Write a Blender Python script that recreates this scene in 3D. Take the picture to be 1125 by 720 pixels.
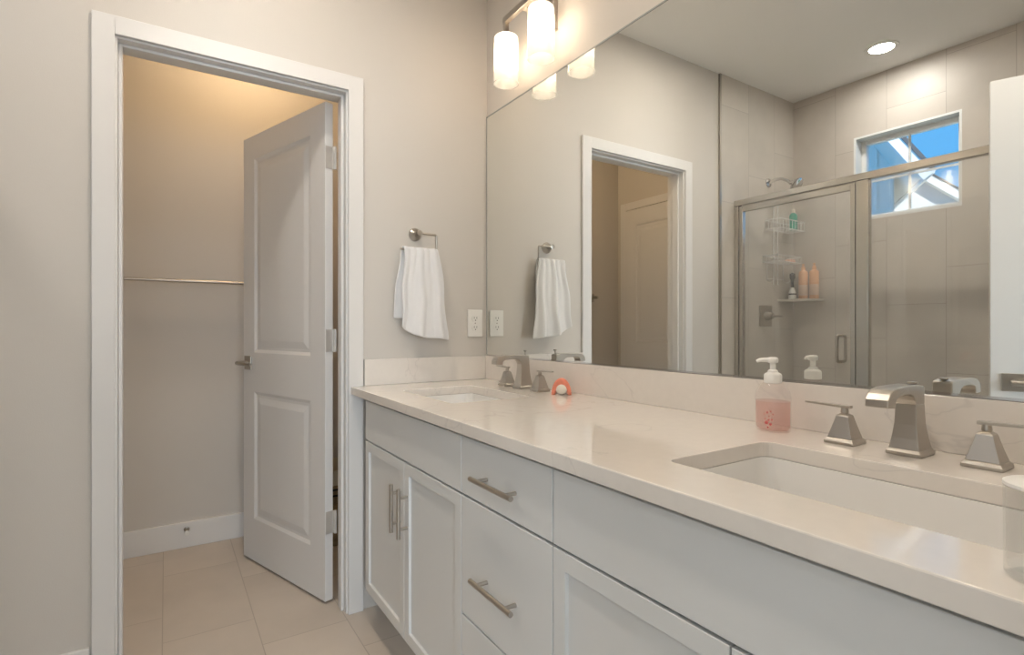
import bpy, bmesh, math, random
from mathutils import Vector, Matrix
from math import radians, sin, cos, pi

random.seed(7)
for o in list(bpy.data.objects):
    bpy.data.objects.remove(o, do_unlink=True)
S = bpy.context.scene
COL = S.collection

# ------------------------------------------------------------------ camera
EYE = 1.113
cam = bpy.data.cameras.new('camera')
cam.sensor_fit = 'HORIZONTAL'
cam.sensor_width = 36.0
cam.lens = 588.0 / 1125.0 * 36.0
cam.clip_start = 0.02
camo = bpy.data.objects.new('camera', cam)
COL.objects.link(camo)
camo.location = (0, 0, EYE)
camo.rotation_euler = (radians(90), 0, radians(-32.9))
S.camera = camo

# ------------------------------------------------------------------ view + world + sun + added daylight fill
S.view_settings.view_transform = 'Standard'
S.view_settings.look = 'None'
S.view_settings.gamma = 1.0
S.view_settings.use_curve_mapping = False
S.view_settings.exposure = 1.12

BULB = 10.0          # radiance of a vanity bulb
CAN = 72.0
FILLCAN = 115.0  # downlights added out of view to brighten the room
CLOSET = 34.0
DAY = (28.0, 40.0)   # added area lamps in the unseen bedroom, no windows built; watts
SKY = 0.66

w = bpy.data.worlds.new('sky')
S.world = w
w.use_nodes = True
nt = w.node_tree
nt.nodes.clear()
wo = nt.nodes.new('ShaderNodeOutputWorld')
bg = nt.nodes.new('ShaderNodeBackground')
tc = nt.nodes.new('ShaderNodeTexCoord')
nz = nt.nodes.new('ShaderNodeTexNoise')
nz.inputs['Scale'].default_value = 9.0
nz.inputs['Detail'].default_value = 6.0
rp = nt.nodes.new('ShaderNodeValToRGB')
rp.color_ramp.elements[0].position = 0.56
rp.color_ramp.elements[0].color = (0.11, 0.40, 0.80, 1)
rp.color_ramp.elements[1].position = 0.74
rp.color_ramp.elements[1].color = (0.8, 0.9, 1.0, 1)
nt.links.new(tc.outputs['Generated'], nz.inputs['Vector'])
nt.links.new(nz.outputs['Fac'], rp.inputs['Fac'])
nt.links.new(rp.outputs['Color'], bg.inputs['Color'])
bg.inputs['Strength'].default_value = SKY
nt.links.new(bg.outputs['Background'], wo.inputs['Surface'])

sun = bpy.data.lights.new('sun', 'SUN')
sun.energy = 4.5
sun.angle = radians(0.6)
sun.color = (1.0, 0.96, 0.9)
suno = bpy.data.objects.new('sun', sun)
COL.objects.link(suno)
suno.location = (4, -4, 9)
suno.rotation_euler = Vector((-0.45, 0.75, -0.6)).to_track_quat('-Z', 'Y').to_euler()

for ex, watts, size in ((0.75, DAY[0], 1.3), (-0.75, DAY[1], 0.9)):  # area lamps added behind the camera to give cool bedroom daylight
    al = bpy.data.lights.new('bedroom_daylight_fill', 'AREA')
    al.shape = 'RECTANGLE'
    al.size = size
    al.size_y = 1.3
    al.energy = watts
    al.color = (0.78, 0.90, 1.0)
    alo = bpy.data.objects.new('bedroom_daylight_fill', al)
    COL.objects.link(alo)
    alo.location = (ex, -3.38, 1.45)
    alo.rotation_euler = (radians(90), 0, 0)

# ------------------------------------------------------------------ materials
def mat(name, col, rough=0.5, metal=0.0, bump=0.0, bscale=200.0, vary=0.0, vscale=6.0, spec=0.5, coat=0.0, sheen=0.0):
    m = bpy.data.materials.new(name)
    m.use_nodes = True
    n = m.node_tree
    b = n.nodes['Principled BSDF']
    b.inputs['Base Color'].default_value = (*col, 1)
    b.inputs['Roughness'].default_value = rough
    b.inputs['Metallic'].default_value = metal
    b.inputs['Specular IOR Level'].default_value = spec
    b.inputs['Coat Weight'].default_value = coat
    b.inputs['Sheen Weight'].default_value = sheen
    t = n.nodes.new('ShaderNodeTexCoord')
    if vary:
        a = n.nodes.new('ShaderNodeTexNoise')
        a.inputs['Scale'].default_value = vscale
        a.inputs['Detail'].default_value = 4
        r = n.nodes.new('ShaderNodeValToRGB')
        r.color_ramp.elements[0].position = 0.3
        r.color_ramp.elements[1].position = 0.7
        r.color_ramp.elements[0].color = (*[c * (1 - vary) for c in col], 1)
        r.color_ramp.elements[1].color = (*[min(1, c * (1 + vary)) for c in col], 1)
        n.links.new(t.outputs['Object'], a.inputs['Vector'])
        n.links.new(a.outputs['Fac'], r.inputs['Fac'])
        n.links.new(r.outputs['Color'], b.inputs['Base Color'])
    if bump:
        a = n.nodes.new('ShaderNodeTexNoise')
        a.inputs['Scale'].default_value = bscale
        a.inputs['Detail'].default_value = 3
        p = n.nodes.new('ShaderNodeBump')
        p.inputs['Strength'].default_value = bump
        p.inputs['Distance'].default_value = 0.002
        n.links.new(t.outputs['Object'], a.inputs['Vector'])
        n.links.new(a.outputs['Fac'], p.inputs['Height'])
        n.links.new(p.outputs['Normal'], b.inputs['Normal'])
    return m


def emis(name, col, strength):
    m = bpy.data.materials.new(name)
    m.use_nodes = True
    n = m.node_tree
    n.nodes.clear()
    o = n.nodes.new('ShaderNodeOutputMaterial')
    e = n.nodes.new('ShaderNodeEmission')
    e.inputs['Color'].default_value = (*col, 1)
    e.inputs['Strength'].default_value = strength
    n.links.new(e.outputs[0], o.inputs['Surface'])
    return m


def thin_glass(name, tint=(0.97, 0.98, 0.97), ior=1.5, body=None, body_amt=0.0, rough=0.0):
    """Sheet glass: clear, with a Fresnel reflection; an optional share of scattering body colour."""
    m = bpy.data.materials.new(name)
    m.use_nodes = True
    n = m.node_tree
    n.nodes.clear()
    o = n.nodes.new('ShaderNodeOutputMaterial')
    t = n.nodes.new('ShaderNodeBsdfTransparent')
    t.inputs['Color'].default_value = (*tint, 1)
    g = n.nodes.new('ShaderNodeBsdfGlossy')
    g.inputs['Roughness'].default_value = rough
    g.inputs['Color'].default_value = (0.95, 0.97, 0.96, 1)
    # Schlick reflectance, the same from both sides of the sheet
    gm = n.nodes.new('ShaderNodeNewGeometry')
    dt = n.nodes.new('ShaderNodeVectorMath')
    dt.operation = 'DOT_PRODUCT'
    n.links.new(gm.outputs['Incoming'], dt.inputs[0])
    n.links.new(gm.outputs['Normal'], dt.inputs[1])

    def mt(op, a, c=None):
        k = n.nodes.new('ShaderNodeMath')
        k.operation = op
        for i, v in enumerate((a, c)):
            if v is None:
                continue
            if isinstance(v, (int, float)):
                k.inputs[i].default_value = v
            else:
                n.links.new(v, k.inputs[i])
        return k
    f0 = ((ior - 1) / (ior + 1)) ** 2
    fr = mt('ADD', mt('MULTIPLY', mt('POWER', mt('SUBTRACT', 1.0, mt('ABSOLUTE', dt.outputs['Value']).outputs[0]).outputs[0], 5.0).outputs[0], 0.8 - f0).outputs[0], f0)
    mx = n.nodes.new('ShaderNodeMixShader')
    base = t.outputs[0]
    if body_amt:
        d = n.nodes.new('ShaderNodeBsdfDiffuse')
        d.inputs['Color'].default_value = (*body, 1)
        tr = n.nodes.new('ShaderNodeBsdfTranslucent')
        tr.inputs['Color'].default_value = (*body, 1)
        ad = n.nodes.new('ShaderNodeMixShader')
        ad.inputs[0].default_value = 0.5
        n.links.new(d.outputs[0], ad.inputs[1])
        n.links.new(tr.outputs[0], ad.inputs[2])
        m2 = n.nodes.new('ShaderNodeMixShader')
        m2.inputs[0].default_value = body_amt
        n.links.new(t.outputs[0], m2.inputs[1])
        n.links.new(ad.outputs[0], m2.inputs[2])
        base = m2.outputs[0]
    n.links.new(fr.outputs[0], mx.inputs[0])
    n.links.new(base, mx.inputs[1])
    n.links.new(g.outputs[0], mx.inputs[2])
    n.links.new(mx.outputs[0], o.inputs['Surface'])
    return m


def tile_mat(name, ax_w, ax_l, w0, l0, tw, tl, step, col, grout, gw=0.003, rough=0.3, vary=0.12, along=None):
    """Running tiles: strips of width tw across axis ax_w, each tl long on axis ax_l, shifted by `step` strip after strip."""
    m = bpy.data.materials.new(name)
    m.use_nodes = True
    n = m.node_tree
    L = n.links
    b = n.nodes['Principled BSDF']
    g = n.nodes.new('ShaderNodeNewGeometry')
    s = n.nodes.new('ShaderNodeSeparateXYZ')
    L.new(g.outputs['Position'], s.inputs[0])

    def mth(op, a, c=None):
        k = n.nodes.new('ShaderNodeMath')
        k.operation = op
        for i, v in enumerate((a, c)):
            if v is None:
                continue
            if isinstance(v, (int, float)):
                k.inputs[i].default_value = v
            else:
                L.new(v, k.inputs[i])
        return k.outputs[0]
    W = mth('DIVIDE', mth('SUBTRACT', s.outputs[ax_w], w0), tw)
    col_i = mth('FLOOR', W)
    fw = mth('SUBTRACT', W, col_i)
    T = mth('DIVIDE', mth('ADD', mth('SUBTRACT', s.outputs[ax_l], l0), mth('MULTIPLY', col_i, step)), tl)
    row_i = mth('FLOOR', T)
    ft = mth('SUBTRACT', T, row_i)
    ew = mth('MULTIPLY', mth('MINIMUM', fw, mth('SUBTRACT', 1.0, fw)), tw)
    et = mth('MULTIPLY', mth('MINIMUM', ft, mth('SUBTRACT', 1.0, ft)), tl)
    e = mth('MINIMUM', ew, et)
    is_g = mth('LESS_THAN', e, gw / 2)
    cid = n.nodes.new('ShaderNodeCombineXYZ')
    L.new(col_i, cid.inputs[0])
    L.new(row_i, cid.inputs[1])
    wn = n.nodes.new('ShaderNodeTexWhiteNoise')
    L.new(cid.outputs[0], wn.inputs['Vector'])
    nz = n.nodes.new('ShaderNodeTexNoise')
    nz.inputs['Scale'].default_value = 5
    nz.inputs['Detail'].default_value = 5
    off = n.nodes.new('ShaderNodeVectorMath')
    off.operation = 'MULTIPLY_ADD'
    L.new(wn.outputs['Color'], off.inputs[0])
    off.inputs[1].default_value = (7, 7, 7)
    L.new(g.outputs['Position'], off.inputs[2])
    L.new(off.outputs[0], nz.inputs['Vector'])
    f = mth('ADD', mth('MULTIPLY', nz.outputs['Fac'], 0.75), mth('MULTIPLY', wn.outputs['Value'], 0.25))
    r = n.nodes.new('ShaderNodeValToRGB')
    r.color_ramp.elements[0].position = 0.25
    r.color_ramp.elements[1].position = 0.75
    r.color_ramp.elements[0].color = (*[c * (1 - vary) for c in col], 1)
    r.color_ramp.elements[1].color = (*[c * (1 + vary) for c in col], 1)
    L.new(f, r.inputs['Fac'])
    mx = n.nodes.new('ShaderNodeMix')
    mx.data_type = 'RGBA'
    L.new(is_g, mx.inputs['Factor'])
    L.new(r.outputs['Color'], mx.inputs[6])
    mx.inputs[7].default_value = (*grout, 1)
    L.new(mx.outputs[2], b.inputs['Base Color'])
    b.inputs['Roughness'].default_value = rough
    bp = n.nodes.new('ShaderNodeBump')
    bp.inputs['Strength'].default_value = 0.25
    bp.inputs['Distance'].default_value = 0.001
    L.new(mth('SUBTRACT', 1.0, is_g), bp.inputs['Height'])
    L.new(bp.outputs['Normal'], b.inputs['Normal'])
    return m


PAINT = mat('greige_paint', (0.625, 0.592, 0.55), 0.75, bump=0.15, bscale=350)
CEIL = mat('ceiling_paint', (0.86, 0.855, 0.84), 0.85, bump=0.15, bscale=300)
TRIM = mat('white_trim_paint', (0.74, 0.73, 0.72), 0.38)
DOORW = mat('white_door_paint', (0.72, 0.71, 0.70), 0.42, bump=0.03, bscale=120)
CAB = mat('white_cabinet_paint', (0.70, 0.71, 0.71), 0.34)
CABIN = mat('cabinet_gap', (0.30, 0.29, 0.28), 0.6)
NICKEL = mat('brushed_nickel', (0.50, 0.465, 0.42), 0.28, 1.0, bump=0.03, bscale=500)
NICKEL_D = mat('satin_nickel', (0.46, 0.43, 0.39), 0.32, 1.0)
HINGE = mat('hinge_nickel', (0.62, 0.60, 0.57), 0.5, 0.7)
CHROME = mat('chrome', (0.72, 0.72, 0.72), 0.12, 1.0)
ALU = mat('satin_aluminium', (0.62, 0.60, 0.57), 0.24, 1.0)
MIRROR = mat('mirror_silver', (0.89, 0.905, 0.885), 0.0, 1.0)
MEDGE = mat('mirror_edge', (0.35, 0.37, 0.36), 0.25)
PORC = mat('white_porcelain', (0.80, 0.79, 0.77), 0.12, coat=0.4)
PLASTIC = mat('white_plastic', (0.82, 0.81, 0.78), 0.35)
DARK = mat('dark_slot', (0.05, 0.05, 0.05), 0.5)
CLOTH = mat('white_terry', (0.80, 0.80, 0.81), 0.95, bump=0.9, bscale=420, sheen=0.4)
GLASS = thin_glass('clear_sheet_glass', (0.993, 0.997, 0.995), 1.45, (0.84, 0.84, 0.83), 0.10)
WGLASS = thin_glass('window_glass', (0.97, 0.98, 0.98), 1.35)
CGLASS = thin_glass('clear_bottle_glass', (0.97, 0.96, 0.96), 1.45, (0.88, 0.86, 0.86), 0.04)
JGLASS = thin_glass('jar_glass', (0.95, 0.95, 0.95), 1.5, (0.9, 0.88, 0.86), 0.02)
PINK = thin_glass('pink_soap_liquid', (0.99, 0.91, 0.89), 1.2, (0.92, 0.58, 0.53), 0.27)
FROST = thin_glass('frosted_shade_glass', (0.98, 0.95, 0.9), 1.3, (0.95, 0.93, 0.9), 0.55)
LIPG = thin_glass('clear_shade_lip', (0.93, 0.93, 0.92), 1.5, (0.95, 0.94, 0.92), 0.38)
BULBM = emis('bulb_glow', (1.0, 0.80, 0.60), BULB)
CANM = emis('downlight_glow', (1.0, 0.95, 0.88), CAN)
FILLCANM = emis('fill_downlight_glow', (1.0, 0.88, 0.74), FILLCAN)  # glow of the added downlights only
CLOSETM = emis('closet_globe_glow', (1.0, 0.70, 0.40), CLOSET)
FLOORT = tile_mat('floor_tile', 0, 1, -0.01, 2.85, 0.295, 0.60, 0.2, (0.58, 0.515, 0.45), (0.43, 0.375, 0.325), 0.0035, 0.32, 0.08)
TILE_L = tile_mat('shower_tile_long', 1, 2, 1.505, 2.246 - 0.6 * 3, 0.298, 0.60, 0.205, (0.60, 0.555, 0.51), (0.42, 0.385, 0.345), 0.003, 0.42, 0.09)
TILE_B = tile_mat('shower_tile_end', 0, 2, -0.755, 1.30 - 0.6 * 2, 0.292, 0.60, 0.2, (0.60, 0.56, 0.51), (0.44, 0.41, 0.38), 0.003, 0.42, 0.08)
PAN = mat('white_shower_pan', (0.75, 0.74, 0.72), 0.3)
CARPET = mat('bedroom_carpet', (0.45, 0.41, 0.37), 0.95, bump=0.6, bscale=250)
CORAL = mat('coral_plastic', (0.88, 0.30, 0.20), 0.35, vary=0.1, vscale=60)
CREAM = mat('cream_soap', (0.86, 0.80, 0.72), 0.5)
PEACH = mat('peach_bottle', (0.88, 0.52, 0.33), 0.4)
PEACHL = mat('peach_label', (0.85, 0.66, 0.55), 0.5)
GREENB = mat('green_bottle', (0.02, 0.30, 0.22), 0.3)
WIRE = mat('white_coated_wire', (0.80, 0.80, 0.80), 0.3)
WICKER = mat('woven_reed', (0.30, 0.22, 0.11), 0.7, bump=0.8, bscale=90, vary=0.3, vscale=40)
WICKER2 = mat('cream_woven_band', (0.70, 0.62, 0.46), 0.8, bump=0.5, bscale=120)
BLACKB = mat('dark_woven_band', (0.03, 0.025, 0.02), 0.7)
REDINK = mat('red_print', (0.50, 0.10, 0.10), 0.5)
VINYL = mat('white_vinyl', (0.80, 0.82, 0.83), 0.4)
SIDING = mat('house_wall_white', (0.74, 0.76, 0.78), 0.8)
SIDINGG = mat('house_wall_grey', (0.80, 0.77, 0.72), 0.8)
FASCIA = mat('house_white_trim', (0.85, 0.85, 0.85), 0.6)
SHINGLE = mat('house_shingle', (0.12, 0.12, 0.13), 0.9, bump=0.6, bscale=60)
GRASS = mat('ground_green', (0.12, 0.16, 0.07), 0.95, vary=0.3, vscale=3)

def quartz():
    m = mat('white_quartz', (0.80, 0.755, 0.705), 0.11, coat=0.3)
    n = m.node_tree
    b = n.nodes['Principled BSDF']
    t = n.nodes.new('ShaderNodeNewGeometry')
    nz = n.nodes.new('ShaderNodeTexNoise')
    nz.inputs['Scale'].default_value = 2.1
    nz.inputs['Detail'].default_value = 5
    nz.inputs['Distortion'].default_value = 1.4
    r = n.nodes.new('ShaderNodeValToRGB')
    cr = r.color_ramp
    c = (0.80, 0.755, 0.705, 1)
    cr.elements[0].position = 0.0
    cr.elements[0].color = c
    cr.elements[1].position = 1.0
    cr.elements[1].color = c
    for p, k in ((0.565, c), (0.572, (0.705, 0.665, 0.625, 1)), (0.579, c)):
        e = cr.elements.new(p)
        e.color = k
    f = n.nodes.new('ShaderNodeTexNoise')
    f.inputs['Scale'].default_value = 45
    f.inputs['Detail'].default_value = 3
    fr = n.nodes.new('ShaderNodeValToRGB')
    fr.color_ramp.elements[0].color = (0.93, 0.93, 0.93, 1)
    fr.color_ramp.elements[1].color = (1, 1, 1, 1)
    mx = n.nodes.new('ShaderNodeMix')
    mx.data_type = 'RGBA'
    mx.blend_type = 'MULTIPLY'
    mx.inputs['Factor'].default_value = 1
    n.links.new(t.outputs['Position'], nz.inputs['Vector'])
    n.links.new(t.outputs['Position'], f.inputs['Vector'])
    n.links.new(nz.outputs['Fac'], r.inputs['Fac'])
    n.links.new(f.outputs['Fac'], fr.inputs['Fac'])
    n.links.new(r.outputs['Color'], mx.inputs[6])
    n.links.new(fr.outputs['Color'], mx.inputs[7])
    n.links.new(mx.outputs[2], b.inputs['Base Color'])
    return m
QUARTZ = quartz()

# ------------------------------------------------------------------ mesh helpers
def tag(o, label=None, cat=None, group=None, kind=None):
    if label:
        o['label'] = label
    if cat:
        o['category'] = cat
    if group:
        o['group'] = group
    if kind:
        o['kind'] = kind
    return o


# the shower side of the room is laid out from the mirror plane; DX moves it as a block (metres)
SHOWER_DX = -0.018
DX = 0.0


def empty(name, loc=(0, 0, 0), rz=0.0):
    loc = (loc[0] + DX, loc[1], loc[2])
    o = bpy.data.objects.new(name, None)
    o.empty_display_size = 0.05
    COL.objects.link(o)
    o.location = loc
    o.rotation_euler = (0, 0, rz)
    return o


class B:
    def __init__(self):
        self.bm = bmesh.new()

    def box(self, x0, x1, y0, y1, z0, z1):
        v = [self.bm.verts.new((x, y, z)) for x in (x0, x1) for y in (y0, y1) for z in (z0, z1)]
        for f in ((0, 1, 3, 2), (4, 6, 7, 5), (0, 4, 5, 1), (2, 3, 7, 6), (0, 2, 6, 4), (1, 5, 7, 3)):
            self.bm.faces.new([v[i] for i in f])
        return self

    def rings(self, rings, cap0=True, cap1=True, closed=True):
        vs = [[self.bm.verts.new(p) for p in r] for r in rings]
        for a, b in zip(vs, vs[1:]):
            m = len(a)
            for i in range(m if closed else m - 1):
                self.bm.faces.new((a[i], a[(i + 1) % m], b[(i + 1) % m], b[i]))
        if cap0:
            self.bm.faces.new(vs[0][::-1])
        if cap1:
            self.bm.faces.new(vs[-1])
        return self

    def lathe(self, prof, c=(0, 0, 0), seg=32, axis='z', cap0=True, cap1=True, sx=1.0, sy=1.0):
        rs = []
        for r, h in prof:
            ring = []
            for i in range(seg):
                a = 2 * pi * i / seg
                p, q = r * cos(a) * sx, r * sin(a) * sy
                if axis == 'z':
                    ring.append((c[0] + p, c[1] + q, c[2] + h))
                elif axis == 'y':
                    ring.append((c[0] + p, c[1] + h, c[2] + q))
                else:
                    ring.append((c[0] + h, c[1] + p, c[2] + q))
            rs.append(ring)
        return self.rings(rs, cap0, cap1)

    def tube(self, pts, r, seg=12, closed=False):
        pts = [Vector(p) for p in pts]
        n = len(pts)
        rs = []
        up = None
        for i in range(n):
            if closed:
                d = (pts[(i + 1) % n] - pts[i - 1]).normalized()
            else:
                d = (pts[min(i + 1, n - 1)] - pts[max(i - 1, 0)]).normalized()
            if up is None:
                up = Vector((0, 0, 1)) if abs(d.z) < 0.9 else Vector((1, 0, 0))
            s = d.cross(up).normalized()
            up = s.cross(d).normalized()
            rr = r[i] if isinstance(r, (list, tuple)) else r
            rs.append([pts[i] + rr * (cos(2 * pi * k / seg) * s + sin(2 * pi * k / seg) * up) for k in range(seg)])
        if closed:
            rs.append(rs[0])
            self.rings(rs, False, False)
            bmesh.ops.remove_doubles(self.bm, verts=self.bm.verts, dist=1e-6)
            return self
        return self.rings(rs)

    def cyl(self, a, b, r, seg=20):
        return self.tube([a, b], r, seg)

    def prism(self, poly, axis, a0, a1):
        """poly of 2-D points in the other two axes (cyclic order) extruded along axis."""
        def pt(p, a):
            return {'x': (a, p[0], p[1]), 'y': (p[0], a, p[1]), 'z': (p[0], p[1], a)}[axis]
        return self.rings([[pt(p, a0) for p in poly], [pt(p, a1) for p in poly]])

    def sqloft(self, secs, c=(0, 0)):
        """square sections (half_x, half_y, z)"""
        return self.rings([[(c[0] - hx, c[1] - hy, z), (c[0] + hx, c[1] - hy, z), (c[0] + hx, c[1] + hy, z), (c[0] - hx, c[1] + hy, z)] for hx, hy, z in secs])

    def build(self, name, m, parent=None, bevel=0.0, smooth=False, seg=2, local=False, angle=40):
        bm = self.bm
        if DX and not local:
            bmesh.ops.translate(bm, vec=(DX, 0, 0), verts=bm.verts)
        bmesh.ops.recalc_face_normals(bm, faces=bm.faces)
        me = bpy.data.meshes.new(name)
        o = bpy.data.objects.new(name, me)
        COL.objects.link(o)
        if parent is None:
            if not local:
                xs = [v.co for v in bm.verts]
                lo = Vector([min(v[i] for v in xs) for i in range(3)])
                hi = Vector([max(v[i] for v in xs) for i in range(3)])
                c = Vector(((lo.x + hi.x) / 2, (lo.y + hi.y) / 2, lo.z))
                bmesh.ops.translate(bm, vec=-c, verts=bm.verts)
                o.location = c
        else:
            o.parent = parent
            if not local:
                wl = Vector(parent.location)
                if parent.parent:
                    wl = wl + Vector(parent.parent.location)
                bmesh.ops.translate(bm, vec=-wl, verts=bm.verts)
        if smooth:
            for f in bm.faces:
                f.smooth = True
            for e in bm.edges:
                if len(e.link_faces) == 2 and e.calc_face_angle(0) > radians(angle):
                    e.smooth = False
        bm.to_mesh(me)
        bm.free()
        me.materials.append(m)
        if bevel:
            k = o.modifiers.new('bevel', 'BEVEL')
            k.width = bevel
            k.segments = seg
            k.limit_method = 'ANGLE'
            k.angle_limit = radians(35)
        return o


def children(o):
    return [c for c in bpy.data.objects if c.parent == o]


def copy_tree(o, parent=None):
    c = o.copy()
    COL.objects.link(c)
    if parent is not None:
        c.parent = parent
    for ch in children(o):
        copy_tree(ch, c)
    return c


def struct(o, label=None):
    return tag(o, label, None, None, 'structure')


def bx(*a):
    return B().box(*a)

# ------------------------------------------------------------------ dimensions (metres)
D = 2.095       # door wall
MX = 1.213      # mirror face
WX = 1.221      # mirror wall
LX = -1.26      # shower tile face
CB = 3.18       # closet back wall
CL = -0.656     # closet left wall
CR = 1.12       # closet right wall
HZ = 2.69       # ceiling
TOP = 0.884     # counter top

# ------------------------------------------------------------------ shell
struct(bx(-1.42, 1.33, -0.13, 3.28, -0.10, 0.0).build('floor', FLOORT))
struct(bx(-1.42, 1.33, -0.13, 3.28, HZ, HZ + 0.1).build('ceiling', CEIL))
b = B()
b.box(LX - 0.15, -0.146, D, D + 0.115, 0, HZ).box(0.606, WX, D, D + 0.115, 0, HZ).box(-0.146, 0.606, D, D + 0.115, 2.048, HZ)
struct(b.build('wall_back', PAINT))
struct(bx(WX, WX + 0.1, -0.13, 3.28, 0, HZ).build('wall_right', PAINT))
DX = SHOWER_DX
b = B()
wy0, wy1, wz0, wz1 = 1.135, 1.691, 1.79, 2.325
b.box(LX - 0.13, LX, 0.36, wy0, 0, HZ).box(LX - 0.13, LX, wy1, D, 0, HZ).box(LX - 0.13, LX, wy0, wy1, 0, wz0).box(LX - 0.13, LX, wy0, wy1, wz1, HZ)
struct(b.build('wall_left', TILE_L))
struct(bx(LX, -0.445, D - 0.010, D, 0, HZ).build('wall_shower_back', TILE_B))
struct(bx(LX, -0.53, 0.35, 0.46, 0, HZ).build('wall_shower_front', TILE_B))
struct(bx(LX - 0.1, LX, -0.13, 0.35, 0, HZ).build('wall_entry_left', PAINT))
b = B()
b.box(-2.5, -0.46, -0.125, -0.012, 0, HZ).box(0.36, 2.5, -0.125, -0.012, 0, HZ).box(-0.46, 0.36, -0.125, -0.012, 2.05, HZ)
struct(b.build('wall_front', PAINT))
struct(bx(-0.452, -0.437, D - 0.014, D - 0.0005, 0.05, HZ - 0.002).build('trim_1', NICKEL_D), 'thin metal edge strip between the shower tile and the painted wall')
DX = 0.0
# closet
struct(bx(CL - 0.1, CL, D + 0.116, CB, 0, HZ).build('wall_closet_left', PAINT))
struct(bx(CR, CR + 0.1, D + 0.116, CB, 0, HZ).build('wall_closet_right', PAINT))
struct(bx(CL - 0.1, CR + 0.1, CB, CB + 0.1, 0, HZ).build('wall_closet_back', PAINT))
struct(bx(CL, CR, CB - 0.015, CB, 0, 0.128).build('baseboard_closet_back', TRIM, bevel=0.003))
struct(bx(CR - 0.015, CR, D + 0.12, CB - 0.016, 0, 0.128).build('baseboard_closet_right', TRIM, bevel=0.003))
struct(bx(-0.453, -0.197, D - 0.014, D, 0, 0.128).build('baseboard_back', TRIM, bevel=0.003))
# bedroom beyond the entry doorway (behind the camera)
struct(bx(-2.5, 2.5, -3.5, -0.13, -0.10, -0.002).build('floor_bedroom', CARPET))
struct(bx(-2.5, 2.5, -3.5, -0.125, HZ, HZ + 0.1).build('ceiling_bedroom', CEIL))
struct(bx(-2.6, -2.5, -3.5, -0.125, 0, HZ).build('wall_bedroom_left', PAINT))
struct(bx(2.5, 2.6, -3.5, -0.125, 0, HZ).build('wall_bedroom_right', PAINT))
struct(bx(-2.6, 2.6, -3.6, -3.5, 0, HZ).build('wall_bedroom_back', PAINT))

# casing round the closet doorway, its lining and stop
def casing(name, x0, x1, z1, yf, sgn, w_=0.058, t=0.015):
    """flat casing on a wall whose face is yf; sgn -1: stands out towards -y"""
    a, c = sorted((yf, yf + sgn * t))
    b = B()
    b.box(x0 - w_, x0, a, c, 0, z1 + w_).box(x1, x1 + w_, a, c, 0, z1 + w_).box(x0, x1, a, c, z1, z1 + w_)
    bmesh.ops.remove_doubles(b.bm, verts=b.bm.verts, dist=1e-5)
    return b
root = empty('trim_2', (0.23, D, 0))
struct(root, 'white painted casing round the closet doorway')
casing('casing', -0.134, 0.594, 2.033, D, -1).build('casing', TRIM, root, bevel=0.002)
b = B()
b.box(-0.145, -0.128, D + 0.0005, D + 0.116, 0, 2.027).box(0.588, 0.605, D + 0.0005, D + 0.116, 0, 2.027).box(-0.145, 0.605, D + 0.0005, D + 0.116, 2.027, 2.045)
b.build('door_lining', TRIM, root)
b = B()
b.box(-0.1275, -0.117, D + 0.03, D + 0.072, 0, 2.0265).box(0.577, 0.5875, D + 0.03, D + 0.072, 0, 2.0265).box(-0.117, 0.577, D + 0.03, D + 0.072, 2.0165, 2.0265)
b.build('door_stop', TRIM, root, bevel=0.002)
DX = SHOWER_DX
# casing of the entry doorway (bathroom side)
b = B()
b.box(0.355, 0.41, -0.0115, 0.003, 0.0, 2.10).box(-0.52, -0.455, -0.0115, 0.003, 0, 2.10).box(-0.455, 0.355, -0.0115, 0.003, 2.045, 2.10)
struct(b.build('trim_3', TRIM, bevel=0.002), 'white casing round the entry doorway')

DX = 0.0
# ------------------------------------------------------------------ panel doors
def panel_leaf(width, h, t, panels):
    """slab x 0..width, y 0..t, z 0..h with moulded panels (x0, x1, z0, z1) on both faces"""
    bm = bmesh.new()
    xs = sorted({0, width} | {p[0] for p in panels} | {p[1] for p in panels})
    zs = sorted({0, h} | {p[2] for p in panels} | {p[3] for p in panels})
    ins = []
    for y, flip in ((0, False), (t, True)):
        vs = {(i, j): bm.verts.new((x, y, z)) for i, x in enumerate(xs) for j, z in enumerate(zs)}
        for i in range(len(xs) - 1):
            for j in range(len(zs) - 1):
                q = [vs[i, j], vs[i + 1, j], vs[i + 1, j + 1], vs[i, j + 1]]
                f = bm.faces.new(q[::-1] if flip else q)
                cxm, czm = (xs[i] + xs[i + 1]) / 2, (zs[j] + zs[j + 1]) / 2
                for p in panels:
                    if p[0] < cxm < p[1] and p[2] < czm < p[3]:
                        ins.append(f)
    bm.faces.ensure_lookup_table()
    bnd = [e for e in bm.edges if len(e.link_faces) == 1]
    # edge faces of the slab
    for e in bnd:
        a, c = e.verts
        if abs(a.co.y) < 1e-6 and abs(c.co.y) < 1e-6:
            m = {v: min((k for k in bm.verts if abs(k.co.y - t) < 1e-6), key=lambda k: (k.co.x - v.co.x) ** 2 + (k.co.z - v.co.z) ** 2) for v in (a, c)}
            bm.faces.new((a, m[a], m[c], c))
    bmesh.ops.recalc_face_normals(bm, faces=bm.faces)
    for thick, depth in ((0.014, -0.007), (0.012, 0.0), (0.030, 0.005)):
        bmesh.ops.inset_individual(bm, faces=ins, thickness=thick, depth=depth, use_even_offset=True)
    b = B()
    b.bm = bm
    return b


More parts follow.
